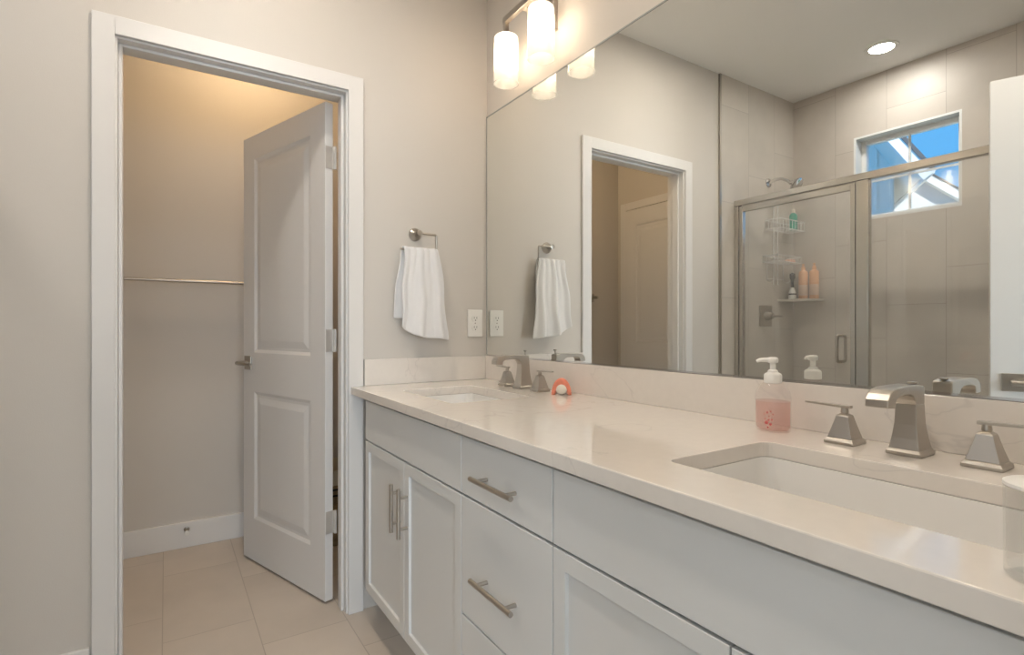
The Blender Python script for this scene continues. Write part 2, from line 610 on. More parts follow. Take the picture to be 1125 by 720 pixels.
def lever_set(parent, x, z, y, side, toward, m=NICKEL_D, out=0.055):
    """square rose and lever on a leaf (local coordinates); side = -1/+1 face direction in y, toward = +-1 lever direction in x"""
    b = B()
    y0, y1 = sorted((y, y + side * 0.008))
    b.box(x - 0.033, x + 0.033, y0, y1, z - 0.033, z + 0.033)
    h = b.build('door_handle', m, parent, bevel=0.002, local=True)
    l = B()
    l.cyl((x, y + side * 0.0075, z), (x, y + side * out, z), 0.010)
    l.tube([(x - toward * 0.010, y + side * (out - 0.003), z), (x + toward * 0.03, y + side * (out - 0.001), z), (x + toward * 0.075, y + side * (out - 0.003), z - 0.002), (x + toward * 0.115, y + side * (out - 0.007), z - 0.004)], [0.010, 0.010, 0.008, 0.006], 12)
    l.build('lever', m, h, smooth=True, local=True)
    return h


PN = lambda w_: [(0.11, w_ - 0.11, 0.20, 0.80), (0.11, w_ - 0.11, 0.985, 1.90)]
# door_1: closet door, standing open into the closet
LW, LH, LT = 0.712, 2.012, 0.035
door = empty('door_1', (0.584, D + 0.118, 0.010))
struct(door, 'white two-panel closet door standing open')
p = panel_leaf(LW, LH, LT, PN(LW))
bmesh.ops.translate(p.bm, vec=(-LW - 0.013, -LT - 0.010, 0), verts=p.bm.verts)
p.build('door_leaf', DOORW, door, local=True, bevel=0.0015)
for z in (0.315, 1.05, 1.79):
    b = B()
    b.box(-0.0129, -0.0105, -0.043, -0.011, z - 0.045, z + 0.045)
    b.box(-0.0112, 0.0, -0.0125, -0.0095, z - 0.045, z + 0.045)
    b.cyl((-0.001, -0.006, z - 0.046), (-0.001, -0.006, z + 0.046), 0.0060, 12)
    b.build('hinge', HINGE, door, local=True)
lever_set(door, -LW + 0.045, 0.935, -LT - 0.010, -1, 1)
lever_set(door, -LW + 0.045, 0.935, -0.010, 1, 1)
door.rotation_euler = (0, 0, radians(-72))

# door_2: closed door in the closet's left wall, seen in the mirror
door2 = empty('door_2', (CL, 3.07, 0.010))
struct(door2, 'white panelled door in the closet side wall, seen through the mirror')
p = panel_leaf(0.72, 2.02, 0.012, PN(0.72))
p.build('door_leaf', DOORW, door2, local=True, bevel=0.0015)
for z in (0.315, 1.06, 1.80):
    B().cyl((-0.006, -0.006, z - 0.045), (-0.006, -0.006, z + 0.045), 0.007, 12).build('hinge', NICKEL_D, door2, local=True)
lever_set(door2, 0.66, 0.935, 0.0, -1, -1)
door2.rotation_euler = (0, 0, radians(-90))
for ch in children(door2):
    ch.location = (0, 0.014, 0)
b = B()
b.box(CL, CL + 0.015, 3.078, 3.136, 0, 2.096).box(CL, CL + 0.015, 2.284, 2.342, 0, 2.096).box(CL, CL + 0.015, 2.342, 3.078, 2.038, 2.096)
struct(b.build('trim_4', TRIM, bevel=0.002), 'white casing of the closed door in the closet')

DX = SHOWER_DX
# door_3: entry door, open against the shower, seen in the mirror
ang = math.atan2(0.705, 0.270)
door3 = empty('door_3', (-0.437, 0.003, 0.010))
struct(door3, 'white entry door standing open, seen at the right end of the mirror')
p = panel_leaf(0.762, 2.03, 0.035, PN(0.762))
p.build('door_leaf', DOORW, door3, local=True, bevel=0.0015)
lever_set(door3, 0.762 - 0.064, 0.90, 0.0, -1, -1, out=0.045)
door3.rotation_euler = (0, 0, ang)

# ------------------------------------------------------------------ shower window and what lies outside
win = empty('window_1', (LX, (wy0 + wy1) / 2, wz0))
struct(win, 'small square white window high in the shower wall')
b = B()
t = 0.012
X0, X1 = LX - 0.13, LX + 0.001
b.box(X0, X1, wy0, wy0 + t, wz0, wz1).box(X0, X1, wy1 - t, wy1, wz0, wz1).box(X0, X1, wy0 + t, wy1 - t, wz0, wz0 + t).box(X0, X1, wy0 + t, wy1 - t, wz1 - t, wz1)
b.build('window_reveal', VINYL, win)
fx0, fx1 = LX - 0.115, LX - 0.075
y0, y1, z0, z1 = wy0 + t, wy1 - t, wz0 + t, wz1 - t
b = B()
f = 0.028
b.box(fx0, fx1, y0, y0 + f, z0, z1).box(fx0, fx1, y1 - f, y1, z0, z1).box(fx0, fx1, y0 + f, y1 - f, z0, z0 + f).box(fx0, fx1, y0 + f, y1 - f, z1 - f, z1)
b.build('window_frame', VINYL, win, bevel=0.003)
ym, zm = (wy0 + wy1) / 2 + 0.005, (wz0 + wz1) / 2 - 0.01
b = B()
b.box(LX - 0.099, LX - 0.09, ym - 0.006, ym + 0.006, z0 + f, z1 - f).box(LX - 0.099, LX - 0.09, y0 + f, y1 - f, zm - 0.006, zm + 0.006)
b.build('window_muntin', VINYL, win)
bx(LX - 0.097, LX - 0.093, y0 + f, y1 - f, z0 + f, z1 - f).build('window_pane', WGLASS, win)

def away(b, fx):
    for v in b.bm.verts:
        v.co.y += 0.62 * max(0.0, fx - v.co.x)
    return b
SOFF = mat('soffit_grey', (0.85, 0.83, 0.79), 0.8)
house = empty('neighbor_house', (-5.4, 3.5, -3.0))
tag(house, 'grey sided house with white gable trim outside the shower window', 'house')
GZ = -3.0
sl = 1.52
def roofz(y): return 2.80 + sl * (y - 2.34)
b = B()
b.prism([(2.62, GZ), (4.4, GZ), (4.4, roofz(4.4) - 0.15), (2.62, roofz(2.62) - 0.15)], 'x', -6.8, -5.0)
away(b, -4.48).build('house_wall', SIDINGG, house)
for k in range(6):
    yy = 2.64 + 0.165 * k
    away(bx(-4.9995, -4.985, yy, yy + 0.03, GZ, roofz(yy) - 0.16), -4.48).build('wall_batten', SIDINGG, house)
nv = Vector((-sl, 1)).normalized()
def slab(d0, d1, ya, yb):
    return [(ya + nv.x * d0, roofz(ya) + nv.y * d0), (yb + nv.x * d0, roofz(yb) + nv.y * d0), (yb + nv.x * d1, roofz(yb) + nv.y * d1), (ya + nv.x * d1, roofz(ya) + nv.y * d1)]
away(B().prism(slab(-0.10, -0.03, 2.36, 4.4), 'x', -6.8, -4.56), -4.48).build('soffit', SOFF, house)
away(B().prism(slab(-0.135, 0.0, 2.34, 4.4), 'x', -4.56, -4.50), -4.48).build('rake_board', FASCIA, house)
away(B().prism(slab(-0.028, 0.012, 2.355, 4.4), 'x', -6.8, -4.49), -4.48).build('roof', SHINGLE, house)

away(B().prism(slab(-0.115, 0.008, 2.335, 2.354), 'x', -6.8, -4.561), -4.48).build('eave_board', FASCIA, house)
house2 = empty('neighbor_house', (-8.5, 2.5, -3.0))
tag(house2, 'white gabled house farther out, beyond the grey house', 'house')
def r2(y): return 3.07 + 0.9 * (y - 2.919)
away(B().prism([(0.5, GZ), (4.6, GZ), (4.6, r2(4.6) - 0.1), (0.5, r2(0.5) - 0.1)], 'x', -9, -7.1), -6.98).build('house_wall', SIDING, house2)
n2 = Vector((-0.9, 1)).normalized()
def slab2(d0, d1, ya, yb):
    return [(ya + n2.x * d0, r2(ya) + n2.y * d0), (yb + n2.x * d0, r2(yb) + n2.y * d0), (yb + n2.x * d1, r2(yb) + n2.y * d1), (ya + n2.x * d1, r2(ya) + n2.y * d1)]
away(B().prism(slab2(-0.10, 0.0, 0.3, 4.6), 'x', -7.09, -7.0), -6.98).build('rake_board', FASCIA, house2)
away(B().prism(slab2(0.002, 0.02, 0.3, 4.6), 'x', -9, -6.99), -6.98).build('roof', SHINGLE, house2)
struct(bx(-30, -2.6, -15, 25, GZ - 0.1, GZ).build('ground', GRASS))

DX = 0.0
# ------------------------------------------------------------------ vanity cabinets
FX, BXF = 0.62, 0.641          # front face of doors, face of the boxes behind
ZB, ZD, ZT = 0.145, 0.695, 0.843

def cab_box(y0, y1, parent):
    b = B()
    b.box(BXF, BXF + 0.02, y0, y1, 0.13, 0.8535).box(BXF + 0.02, WX - 0.003, y0, y0 + 0.016, 0.13, 0.8535).box(BXF + 0.02, WX - 0.003, y1 - 0.016, y1, 0.13, 0.8535)
    b.box(BXF + 0.02, WX - 0.003, y0 + 0.016, y1 - 0.016, 0.13, 0.146)
    return b.build('cabinet_body', CAB, parent)


def shaker(y0, y1, z0, z1, name, parent, stile=0.05):
    """shaker front: flat frame with a recessed flat panel"""
    bm = bmesh.new()
    b = B()
    b.bm = bm
    b.box(FX, BXF - 0.002, y0, y1, z0, z1)
    bmesh.ops.recalc_face_normals(bm, faces=bm.faces)
    f = [q for q in bm.faces if q.calc_center_median().x < FX + 1e-5]
    bmesh.ops.inset_individual(bm, faces=f, thickness=stile, depth=0)
    bmesh.ops.inset_individual(bm, faces=f, thickness=0.0015, depth=-0.008)
    return b.build(name, CAB, parent, bevel=0.0012)


def slab_front(y0, y1, z0, z1, name, parent):
    return bx(FX, BXF - 0.002, y0, y1, z0, z1).build(name, CAB, parent, bevel=0.0015)


def pull(parent, y, z, length, vertical):
    b = B()
    x = FX - 0.030
    h = length / 2
    g = h - 0.028
    if vertical:
        b.cyl((x, y, z - h), (x, y, z + h), 0.006, 16)
        for s in (-g, g):
            b.cyl((x, y, z + s), (FX + 0.0002, y, z + s), 0.0045, 12)
    else:
        b.cyl((x, y - h, z), (x, y + h, z), 0.006, 16)
        for s in (-g, g):
            b.cyl((x, y + s, z), (FX + 0.0002, y + s, z), 0.0045, 12)
    return b.build('handle', NICKEL, parent, smooth=True)


far = empty('sink_cabinet', ((BXF + WX) / 2, 1.575, 0))
tag(far, 'white two-door sink cabinet nearest the closet doorway, with vertical bar pulls', 'cabinet')
cab_box(1.1925, 1.957, far)
slab_front(1.193, 1.955, 0.701, ZT, 'false_front', far)
d1 = shaker(1.5755, 1.955, ZB, ZD, 'door', far)
pull(d1, 1.607, 0.548, 0.15, True)
d2 = shaker(1.193, 1.5725, ZB, ZD, 'door', far)
pull(d2, 1.545, 0.548, 0.15, True)
bx(0.668, 0.684, 1.9585, D - 0.021, 0.146, 0.8535).build('filler_strip', CAB, far)
bx(0.715, 0.731, 1.1925, 1.957, 0.0, 0.129).build('toe_kick', CAB, far)

mid = empty('drawer_cabinet', ((BXF + WX) / 2, 1.0, 0))
tag(mid, 'white three-drawer cabinet between the two sink cabinets, with horizontal bar pulls', 'cabinet')
cab_box(0.8165, 1.1905, mid)
for (z0, z1, hz) in ((0.701, ZT, 0.763), (0.403, ZD, 0.527), (ZB, 0.398, 0.27)):
    d = slab_front(0.8175, 1.1895, z0, z1, 'drawer', mid)
    pull(d, 1.004, hz, 0.175, False)
bx(0.715, 0.731, 0.8165, 1.1905, 0.0, 0.129).build('toe_kick', CAB, mid)

near = empty('sink_cabinet', ((BXF + WX) / 2, 0.43, 0))
tag(near, 'white sink cabinet at the right, closest to the viewer, below the near sink', 'cabinet')
cab_box(0.05, 0.8145, near)
slab_front(0.051, 0.8135, 0.701, ZT, 'false_front', near)
d1 = shaker(0.434, 0.8135, ZB, ZD, 'door', near)
pull(d1, 0.465, 0.548, 0.15, True)
d2 = shaker(0.051, 0.431, ZB, ZD, 'door', near)
pull(d2, 0.40, 0.548, 0.15, True)
bx(0.715, 0.731, 0.05, 0.8145, 0.0, 0.129).build('toe_kick', CAB, near)

# ------------------------------------------------------------------ countertop with two cut-outs
SX0, SX1 = 0.725, 1.015
SINKS = [(1.45, 1.865), (0.165, 0.63)]

def rrect(x0, x1, y0, y1, r, n=6):
    pts = []
    for cx_, cy_, a0 in ((x1 - r, y1 - r, 0), (x0 + r, y1 - r, 90), (x0 + r, y0 + r, 180), (x1 - r, y0 + r, 270)):
        for k in range(n + 1):
            a = radians(a0 + 90 * k / n)
            pts.append((cx_ + r * cos(a), cy_ + r * sin(a)))
    return pts


counter = empty('countertop', (0.91, 1.03, TOP - 0.03))
tag(counter, 'long white quartz countertop with low backsplash across all the vanity cabinets', 'countertop')
b = B()
bm = b.bm
edges = []
for loop in [[(0.60, -0.008), (WX - 0.002, -0.008), (WX - 0.002, D - 0.021), (0.60, D - 0.021)]] + [rrect(SX0, SX1, y0, y1, 0.022) for y0, y1 in SINKS]:
    vs = [bm.verts.new((x, y, TOP)) for x, y in loop]
    for i in range(len(vs)):
        edges.append(bm.edges.new((vs[i], vs[(i + 1) % len(vs)])))
bmesh.ops.triangle_fill(bm, use_beauty=True, use_dissolve=False, edges=edges)
# drop any triangle that fell inside a cut-out
kill = []
for fce in bm.faces:
    c = fce.calc_center_median()
    for y0, y1 in SINKS:
        if SX0 + 0.001 < c.x < SX1 - 0.001 and y0 + 0.001 < c.y < y1 - 0.001:
            if all(SX0 - 1e-4 <= v.co.x <= SX1 + 1e-4 and y0 - 1e-4 <= v.co.y <= y1 + 1e-4 for v in fce.verts):
                kill.append(fce)
if kill:
    bmesh.ops.delete(bm, geom=kill, context='FACES_ONLY')
bmesh.ops.recalc_face_normals(bm, faces=bm.faces)
top_faces = list(bm.faces)
ext = bmesh.ops.extrude_face_region(bm, geom=top_faces, use_keep_orig=True)
bmesh.ops.translate(bm, vec=(0, 0, -0.03), verts=[v for v in ext['geom'] if isinstance(v, bmesh.types.BMVert)])
b.build('worktop', QUARTZ, counter, bevel=0.0022, seg=2)
bx(1.202, WX - 0.001, -0.008, D - 0.003, TOP, 0.987).build('backsplash', QUARTZ, counter, bevel=0.0012)
bx(0.655, 1.2015, D - 0.020, D - 0.0005, TOP, 0.987).build('side_splash', QUARTZ, counter, bevel=0.0012)

# undermount sinks
def sink(y0, y1, label):
    cxs, cys = (SX0 + SX1) / 2, (y0 + y1) / 2
    s = empty('sink', (cxs, cys, 0.70))
    tag(s, label, 'sink', None)
    rings = []
    def ring(d, z, r=0.03):
        return [(x, y, z) for x, y in rrect(SX0 - d, SX1 + d, y0 - d, y1 + d, max(0.012, r))]
    zt = TOP - 0.0302
    rings = [ring(0.022, zt - 0.012, 0.03), ring(0.022, zt, 0.03), ring(-0.0008, zt, 0.022), ring(-0.0018, zt - 0.004, 0.024),
             ring(-0.006, 0.80, 0.035), ring(-0.014, 0.752, 0.045), ring(-0.030, 0.735, 0.05), ring(-0.075, 0.729, 0.05)]
    b = B()
    b.rings(rings, False, True)
    b.build('basin', PORC, s, smooth=True, angle=50)
    dr = B()
    dr.lathe([(0.030, 0.7295), (0.030, 0.732), (0.022, 0.7325), (0.020, 0.731), (0.0, 0.731)], (cxs + 0.03, cys, 0), 24)
    dr.build('drain', NICKEL_D, s, smooth=True)
    return s

sink(*SINKS[0], 'white undermount sink basin at the far end of the counter, by the closet doorway')
sink(*SINKS[1], 'white undermount sink basin at the near right end of the counter')

# ------------------------------------------------------------------ faucets
def handle_part(cx_, cy_, dirn, parent):
    """pyramid handle with a flat lever; dirn = +-1 along y"""
    z = TOP + 0.0005
    b = B()
    b.sqloft([(0.0272, 0.0272, z), (0.0272, 0.0272, z + 0.005), (0.025, 0.025, z + 0.009), (0.0245, 0.0245, z + 0.010), (0.022, 0.022, z + 0.0105), (0.0225, 0.0225, z + 0.012),
              (0.0185, 0.0185, z + 0.026), (0.0145, 0.0145, z + 0.041), (0.0115, 0.0115, z + 0.053), (0.0105, 0.0105, z + 0.055), (0.0065, 0.0065, z + 0.058)], (cx_, cy_))
    b.lathe([(0.0065, 0.0), (0.0072, 0.004), (0.0062, 0.010), (0.0058, 0.015)], (cx_, cy_, z + 0.0575), 16)
    h = b.build('handle', NICKEL, parent, bevel=0.001)
    l = B()
    zz = z + 0.0715
    secs = []
    for t, wd, th, up in ((-0.012, 0.0062, 0.0028, 0.0), (0.015, 0.0062, 0.0026, 0.0006), (0.045, 0.0058, 0.0022, 0.0014), (0.076, 0.0055, 0.0018, 0.002)):
        y = cy_ + dirn * t
        secs.append([(cx_ - wd, y, zz + up - th), (cx_ + wd, y, zz + up - th), (cx_ + wd, y, zz + up + th), (cx_ - wd, y, zz + up + th)])
    l.rings(secs)
    l.build('lever', NICKEL, h, bevel=0.0008)


def faucet(cy_, label, rod):
    cx_ = 1.132
    f = empty('faucet', (cx_, cy_, TOP))
    tag(f, label, 'faucet')
    z = TOP + 0.0005
    b = B()
    b.sqloft([(0.031, 0.0275, z), (0.031, 0.0275, z + 0.006), (0.0285, 0.025, z + 0.010), (0.0275, 0.024, z + 0.011), (0.0235, 0.0205, z + 0.030), (0.0200, 0.0175, z + 0.055),
              (0.0176, 0.0163, z + 0.090), (0.0165, 0.0150, z + 0.092), (0.0165, 0.0150, z + 0.116)], (cx_, cy_))
    b.build('spout_base', NICKEL, f, bevel=0.0013)
    poly = [(0.0178, 0.0905), (0.0178, 0.120), (0.014, 0.1235), (-0.010, 0.1265), (-0.050, 0.1268), (-0.090, 0.1258), (-0.110, 0.1228), (-0.122, 0.1165), (-0.1285, 0.107), (-0.130, 0.0940),
            (-0.1015, 0.0925), (-0.1005, 0.1015), (-0.0965, 0.1070), (-0.087, 0.1100), (-0.062, 0.1115), (-0.042, 0.1110), (-0.029, 0.1070), (-0.0215, 0.0990), (-0.0178, 0.0905)]
    n = len(poly)
    rings = []
    for s in (-1, 1):
        rings.append([(cx_ + px, cy_ + s * (0.0165 if px > -0.05 else 0.0165 + 0.0015 * min(1, (-0.05 - px) / 0.03)), z + pz) for px, pz in poly])
    b = B()
    b.rings(rings)
    b.build('spout', NICKEL, f, bevel=0.0022, seg=3)
    b = B()
    b.cyl((cx_ + 0.010, cy_, z + 0.120), (cx_ + 0.010, cy_, z + rod + 0.0005), 0.0028, 10)
    b.lathe([(0.003, 0), (0.0075, 0.002), (0.008, 0.005), (0.0, 0.006)], (cx_ + 0.010, cy_, z + rod), 16)
    b.build('lift_rod', NICKEL, f, smooth=True)
    handle_part(cx_ - 0.001, cy_ + 0.1105, 1, f)
    handle_part(cx_ - 0.001, cy_ - 0.1085, -1, f)
    return f

faucet(0.4225, 'brushed nickel two-handle faucet at the near sink, beside the pink soap bottle', 0.1245)
faucet(1.672, 'brushed nickel two-handle faucet at the far sink, beside the coral soap holder', 0.1375)

# ------------------------------------------------------------------ mirror
mir = empty('wall_mirror', (MX, 1.04, 0.9885))
tag(mir, 'large frameless mirror filling the wall above the vanity', 'mirror')
bx(MX, WX - 0.0008, 0.0, D - 0.010, 0.9885, 2.059).build('mirror_glass', MIRROR, mir)
b = B()
b.box(MX - 0.0015, MX - 0.0003, 0.0, D - 0.010, 2.0555, 2.0605)
b.build('top_edge', MEDGE, mir)
bx(MX - 0.0012, MX - 0.0002, D - 0.0125, D - 0.010, 0.993, 2.055).build('side_edge', MEDGE, mir)
bx(MX - 0.002, MX - 0.0003, 0.0, D - 0.010, 0.9878, 0.9925).build('bottom_channel', CHROME, mir)

# ------------------------------------------------------------------ vanity lights
def vanity_light(cy_, label):
    L = empty('vanity_light', (WX, cy_, 2.22))
    tag(L, label, 'wall light', 'twin glass vanity lights')
    sx = 1.12
    bx(WX - 0.022, WX - 0.0005, cy_ - 0.085, cy_ + 0.085, 2.215, 2.375).build('backplate', NICKEL, L, bevel=0.002)
    bx(sx + 0.009, WX - 0.0222, cy_ - 0.012, cy_ + 0.012, 2.306, 2.330).build('arm', NICKEL, L, bevel=0.0015)
    bx(sx - 0.009, sx + 0.009, cy_ - 0.128, cy_ + 0.128, 2.306, 2.330).build('crossbar', NICKEL, L, bevel=0.0015)
    for s in (-1, 1):
        y = cy_ + s * 0.1165
        b = B()
        b.box(sx - 0.0085, sx + 0.0085, y - 0.0085, y + 0.0085, 2.266, 2.3062)
        b.lathe([(0.024, 2.252), (0.026, 2.254), (0.026, 2.262), (0.014, 2.268), (0.0, 2.268)], (sx, y, 0), 24)
        b.build('shade_holder', NICKEL, L, bevel=0.0008)
        sh = B()
        prof = [(0.022, 2.2515), (0.044, 2.2505), (0.0475, 2.246), (0.0485, 2.20), (0.0490, 2.115)]
        sh.lathe(prof, (sx, y, 0), 40, cap0=False, cap1=False)
        so = sh.build('glass_shade', FROST, L, smooth=True, angle=60)
        lp = B()
        lp.lathe([(0.0490, 2.1148), (0.0500, 2.085), (0.0505, 2.068), (0.0490, 2.0665), (0.0455, 2.068), (0.0450, 2.085), (0.0445, 2.1148)], (sx, y, 0), 40, cap0=False, cap1=False)
        lp.build('shade_rim', LIPG, so, smooth=True)
        bu = B()
        bu.lathe([(0.012, 2.2505), (0.013, 2.225), (0.020, 2.205), (0.028, 2.18), (0.029, 2.165), (0.024, 2.148), (0.013, 2.138), (0.0, 2.136)], (sx, y, 0), 20)
        bu.build('bulb', BULBM, so, smooth=True)
    return L

vanity_light(1.6575, 'lit twin vanity light with cylinder glass shades above the far sink')
vanity_light(0.4275, 'added unseen twin vanity light with cylinder glass shades high above the near sink')  # second fixture, out of view, added for its light

# ------------------------------------------------------------------ ceiling lights
def recessed(x, y, label, glow=FILLCANM):
    c = empty('recessed_light', (x, y, HZ))
    tag(c, label, 'ceiling light')
    B().lathe([(0.058, HZ - 0.0005), (0.082, HZ - 0.0005), (0.080, HZ - 0.005), (0.060, HZ - 0.007)], (x, y, 0), 40, cap0=False, cap1=False).build('trim_ring', PLASTIC, c, smooth=True)
    B().lathe([(0.0595, HZ - 0.0008), (0.0595, HZ - 0.0040), (0.0, HZ - 0.0045)], (x, y, 0), 40, cap1=False).build('lens', glow, c)
DX = SHOWER_DX
recessed(-0.94, 1.40, 'round recessed ceiling light above the shower, seen in the mirror', CANM)
DX = 0.0
recessed(0.22, 1.48, 'added unseen fill downlight in front of the vanity, toward the closet doorway')  # added out of view to light the counter from above
recessed(0.22, 0.45, 'added unseen fill downlight in front of the vanity, toward the entry')  # likewise an added, unseen fill light
c = empty('ceiling_globe', (0.35, 2.78, HZ))
tag(c, 'warm dome light on the closet ceiling, above the doorway', 'ceiling light')
B().lathe([(0.0, HZ - 0.0005), (0.085, HZ - 0.0005), (0.085, HZ - 0.02), (0.0, HZ - 0.02)], (0.35, 2.78, 0), 32).build('base', NICKEL, c)
B().lathe([(0.078, HZ - 0.0205), (0.076, HZ - 0.04), (0.06, HZ - 0.062), (0.03, HZ - 0.074), (0.0, HZ - 0.077)], (0.35, 2.78, 0), 32, cap1=False).build('dome', CLOSETM, c, smooth=True)

# ------------------------------------------------------------------ towel ring, towel, outlet, towel bar, door stop
tr = empty('towel_ring', (0.872, D, 1.50))
tag(tr, 'brushed nickel towel ring holding a white towel beside the closet doorway', 'towel ring')
b = B()
b.lathe([(0.027, -0.0005), (0.027, -0.006), (0.019, -0.011), (0.012, -0.018), (0.0105, -0.050), (0.012, -0.053), (0.0, -0.0545)], (0.872, D, 1.50), 28, axis='y')
b.build('mounting_post', NICKEL, tr, smooth=True)
ry = D - 0.045
b = B()
b.tube([(0.866, ry, 1.500), (0.940, ry, 1.500), (0.947, ry, 1.4985), (0.950, ry, 1.493), (0.950, ry, 1.440), (0.9485, ry, 1.433), (0.942, ry, 1.430), (0.800, ry, 1.430), (0.792, ry, 1.430)], 0.0048, 12)
b.build('ring', NICKEL, tr, smooth=True)

def towel():
    b = B()
    bm = b.bm
    ns, nt_ = 40, 64
    zt = 1.430 + 0.0085
    grid = []
    back_len, front_len = 0.285, 0.375
    tot = back_len + front_len + 0.02
    for j in range(nt_ + 1):
        d = j / nt_ * tot
        row = []
        for i in range(ns + 1):
            u = i / ns
            if d < back_len:                       # back panel, rising
                k = (back_len - d)
                z = zt - 0.004 - k
                side = 1
            elif d < back_len + 0.02:
                a = (d - back_len) / 0.02 * pi
                k = 0
                z = zt - 0.004 + 0.006 * sin(a)
                side = cos(a)
            else:
                k = d - back_len - 0.02
                z = zt - 0.004 - k
                side = -1
            g = min(1, k / 0.36)
            if side > 0.99:
                xa, xb = 0.797 - 0.030 * min(1, k / 0.25), 0.955
            elif side < -0.99:
                xa, xb = 0.803 - 0.022 * g, 0.957 + 0.036 * g ** 0.8
            else:
                xa, xb = 0.800, 0.956
            x = xa + (xb - xa) * u
            off = 0.0098 + 0.010 * g
            y = ry + side * off
            if side < 0:
                fold = 0.010 * sin(u * 15.0 + 0.6 + 1.2 * g) * (0.35 + g) + 0.004 * sin(u * 31 + 2.0 * g)
                y -= 0.006 * g + max(-0.007, fold) + 0.010 * g * sin(pi * u)
                # slanting lower hem: left higher than right
                z += k / front_len * (0.055 * (1 - u) ** 1.3 - 0.012 * sin(pi * min(1, u * 1.3))) * min(1, k / 0.2)
                x += 0.004 * sin(9 * g + 5 * u)
            elif side > 0.99:
                y = ry + min(0.026, off * 0.9 + 0.003 * sin(u * 14))
                x += 0.003 * sin(11 * g)
            row.append(bm.verts.new((x, y, z)))
        grid.append(row)
    for j in range(nt_):
        for i in range(ns):
            bm.faces.new((grid[j][i], grid[j][i + 1], grid[j + 1][i + 1], grid[j + 1][i]))
    o = b.build('hand_towel', CLOTH, smooth=True, angle=80)
    s = o.modifiers.new('thickness', 'SOLIDIFY')
    s.thickness = 0.007
    s.offset = 0
    k = o.modifiers.new('round', 'SUBSURF')
    k.levels = k.render_levels = 1
    return o
tag(towel(), 'white terry hand towel hanging folded over the towel ring', 'towel')

out = empty('wall_outlet', (1.157, D, 1.07))
tag(out, 'white duplex electrical outlet on the wall beside the mirror', 'outlet')
bx(1.120, 1.1935, D - 0.006, D - 0.0004, 1.072, 1.192).build('cover_plate', PLASTIC, out, bevel=0.0025)
for z in (1.1115, 1.1525):
    b = B()
    b.prism([(1.1567 + 0.0172 * cos(2 * pi * k / 24), max(-0.0142, min(0.0142, 0.0172 * sin(2 * pi * k / 24))) + z) for k in range(24)], 'y', D - 0.0085, D - 0.0062)
    r = b.build('receptacle', PLASTIC, out)
    b = B()
    b.box(1.1495, 1.1515, D - 0.0091, D - 0.0086, z - 0.001, z + 0.008).box(1.162, 1.164, D - 0.0091, D - 0.0086, z - 0.001, z + 0.008)
    b.lathe([(0.0025, -0.0091), (0.0025, -0.0086)], (1.1567, D, z - 0.0075), 12, axis='y')
    b.build('slot', DARK, r)
B().lathe([(0.003, -0.0075), (0.003, -0.0061)], (1.1567, D, 1.132), 12, axis='y').build('screw', NICKEL_D, out)

tb = empty('towel_bar', (0.02, CB, 1.34))
tag(tb, 'long thin nickel towel bar on the back wall of the closet', 'towel bar')
B().cyl((-0.383, CB - 0.060, 1.345), (0.395, CB - 0.060, 1.345), 0.008, 16).build('bar', NICKEL_D, tb, smooth=True)
for x in (-0.370, 0.380):
    b = B()
    b.box(x - 0.024, x + 0.024, CB - 0.009, CB - 0.0005, 1.312, 1.378)
    b.box(x - 0.010, x + 0.010, CB - 0.072, CB - 0.0085, 1.334, 1.356)
    b.build('bracket', NICKEL_D, tb, bevel=0.002)

ds = empty('door_stop_bumper', (0.089, CB - 0.015, 0.094))
tag(ds, 'small metal door stop on the closet baseboard', 'door stop')
B().lathe([(0.013, -0.0155), (0.013, -0.019), (0.006, -0.022), (0.0055, -0.068)], (0.089, CB, 0.094), 18, axis='y').build('post', NICKEL_D, ds, smooth=True)
B().lathe([(0.0085, -0.0682), (0.0105, -0.072), (0.010, -0.083), (0.0, -0.085)], (0.089, CB, 0.094), 18, axis='y').build('rubber_tip', PLASTIC, ds, smooth=True)

bk = empty('woven_basket', (0.80, 2.90, 0))
tag(bk, 'brown woven basket glimpsed through the gap behind the open closet door', 'basket')
b = B()
b.rings([[(0.80 + (x - 0.80) * s, 2.90 + (y - 2.90) * s, z) for x, y in rrect(0.66, 0.94, 2.76, 3.04, 0.05)] for s, z in ((0.90, 0.001), (0.96, 0.15), (1.0, 0.31), (0.95, 0.31), (0.90, 0.03))], True, True)
b.build('basket_body', WICKER, bk, smooth=True)
b = B()
b.rings([[(0.80 + (x - 0.80) * s, 2.90 + (y - 2.90) * s, z) for x, y in rrect(0.66, 0.94, 2.76, 3.04, 0.05)] for s, z in ((1.02, 0.312), (1.03, 0.325), (1.02, 0.385), (0.97, 0.385), (0.96, 0.312))], False, False)
b.build('cream_rim', WICKER2, bk, smooth=True)
for z in (0.285, 0.255):
    b = B()
    b.rings([[(0.80 + (x - 0.80) * s, 2.90 + (y - 2.90) * s, zz) for x, y in rrect(0.66, 0.94, 2.76, 3.04, 0.05)] for s, zz in ((1.0, z), (1.012, z + 0.001), (1.012, z + 0.009), (1.0, z + 0.010))], False, False)
    b.build('dark_band', BLACKB, bk)

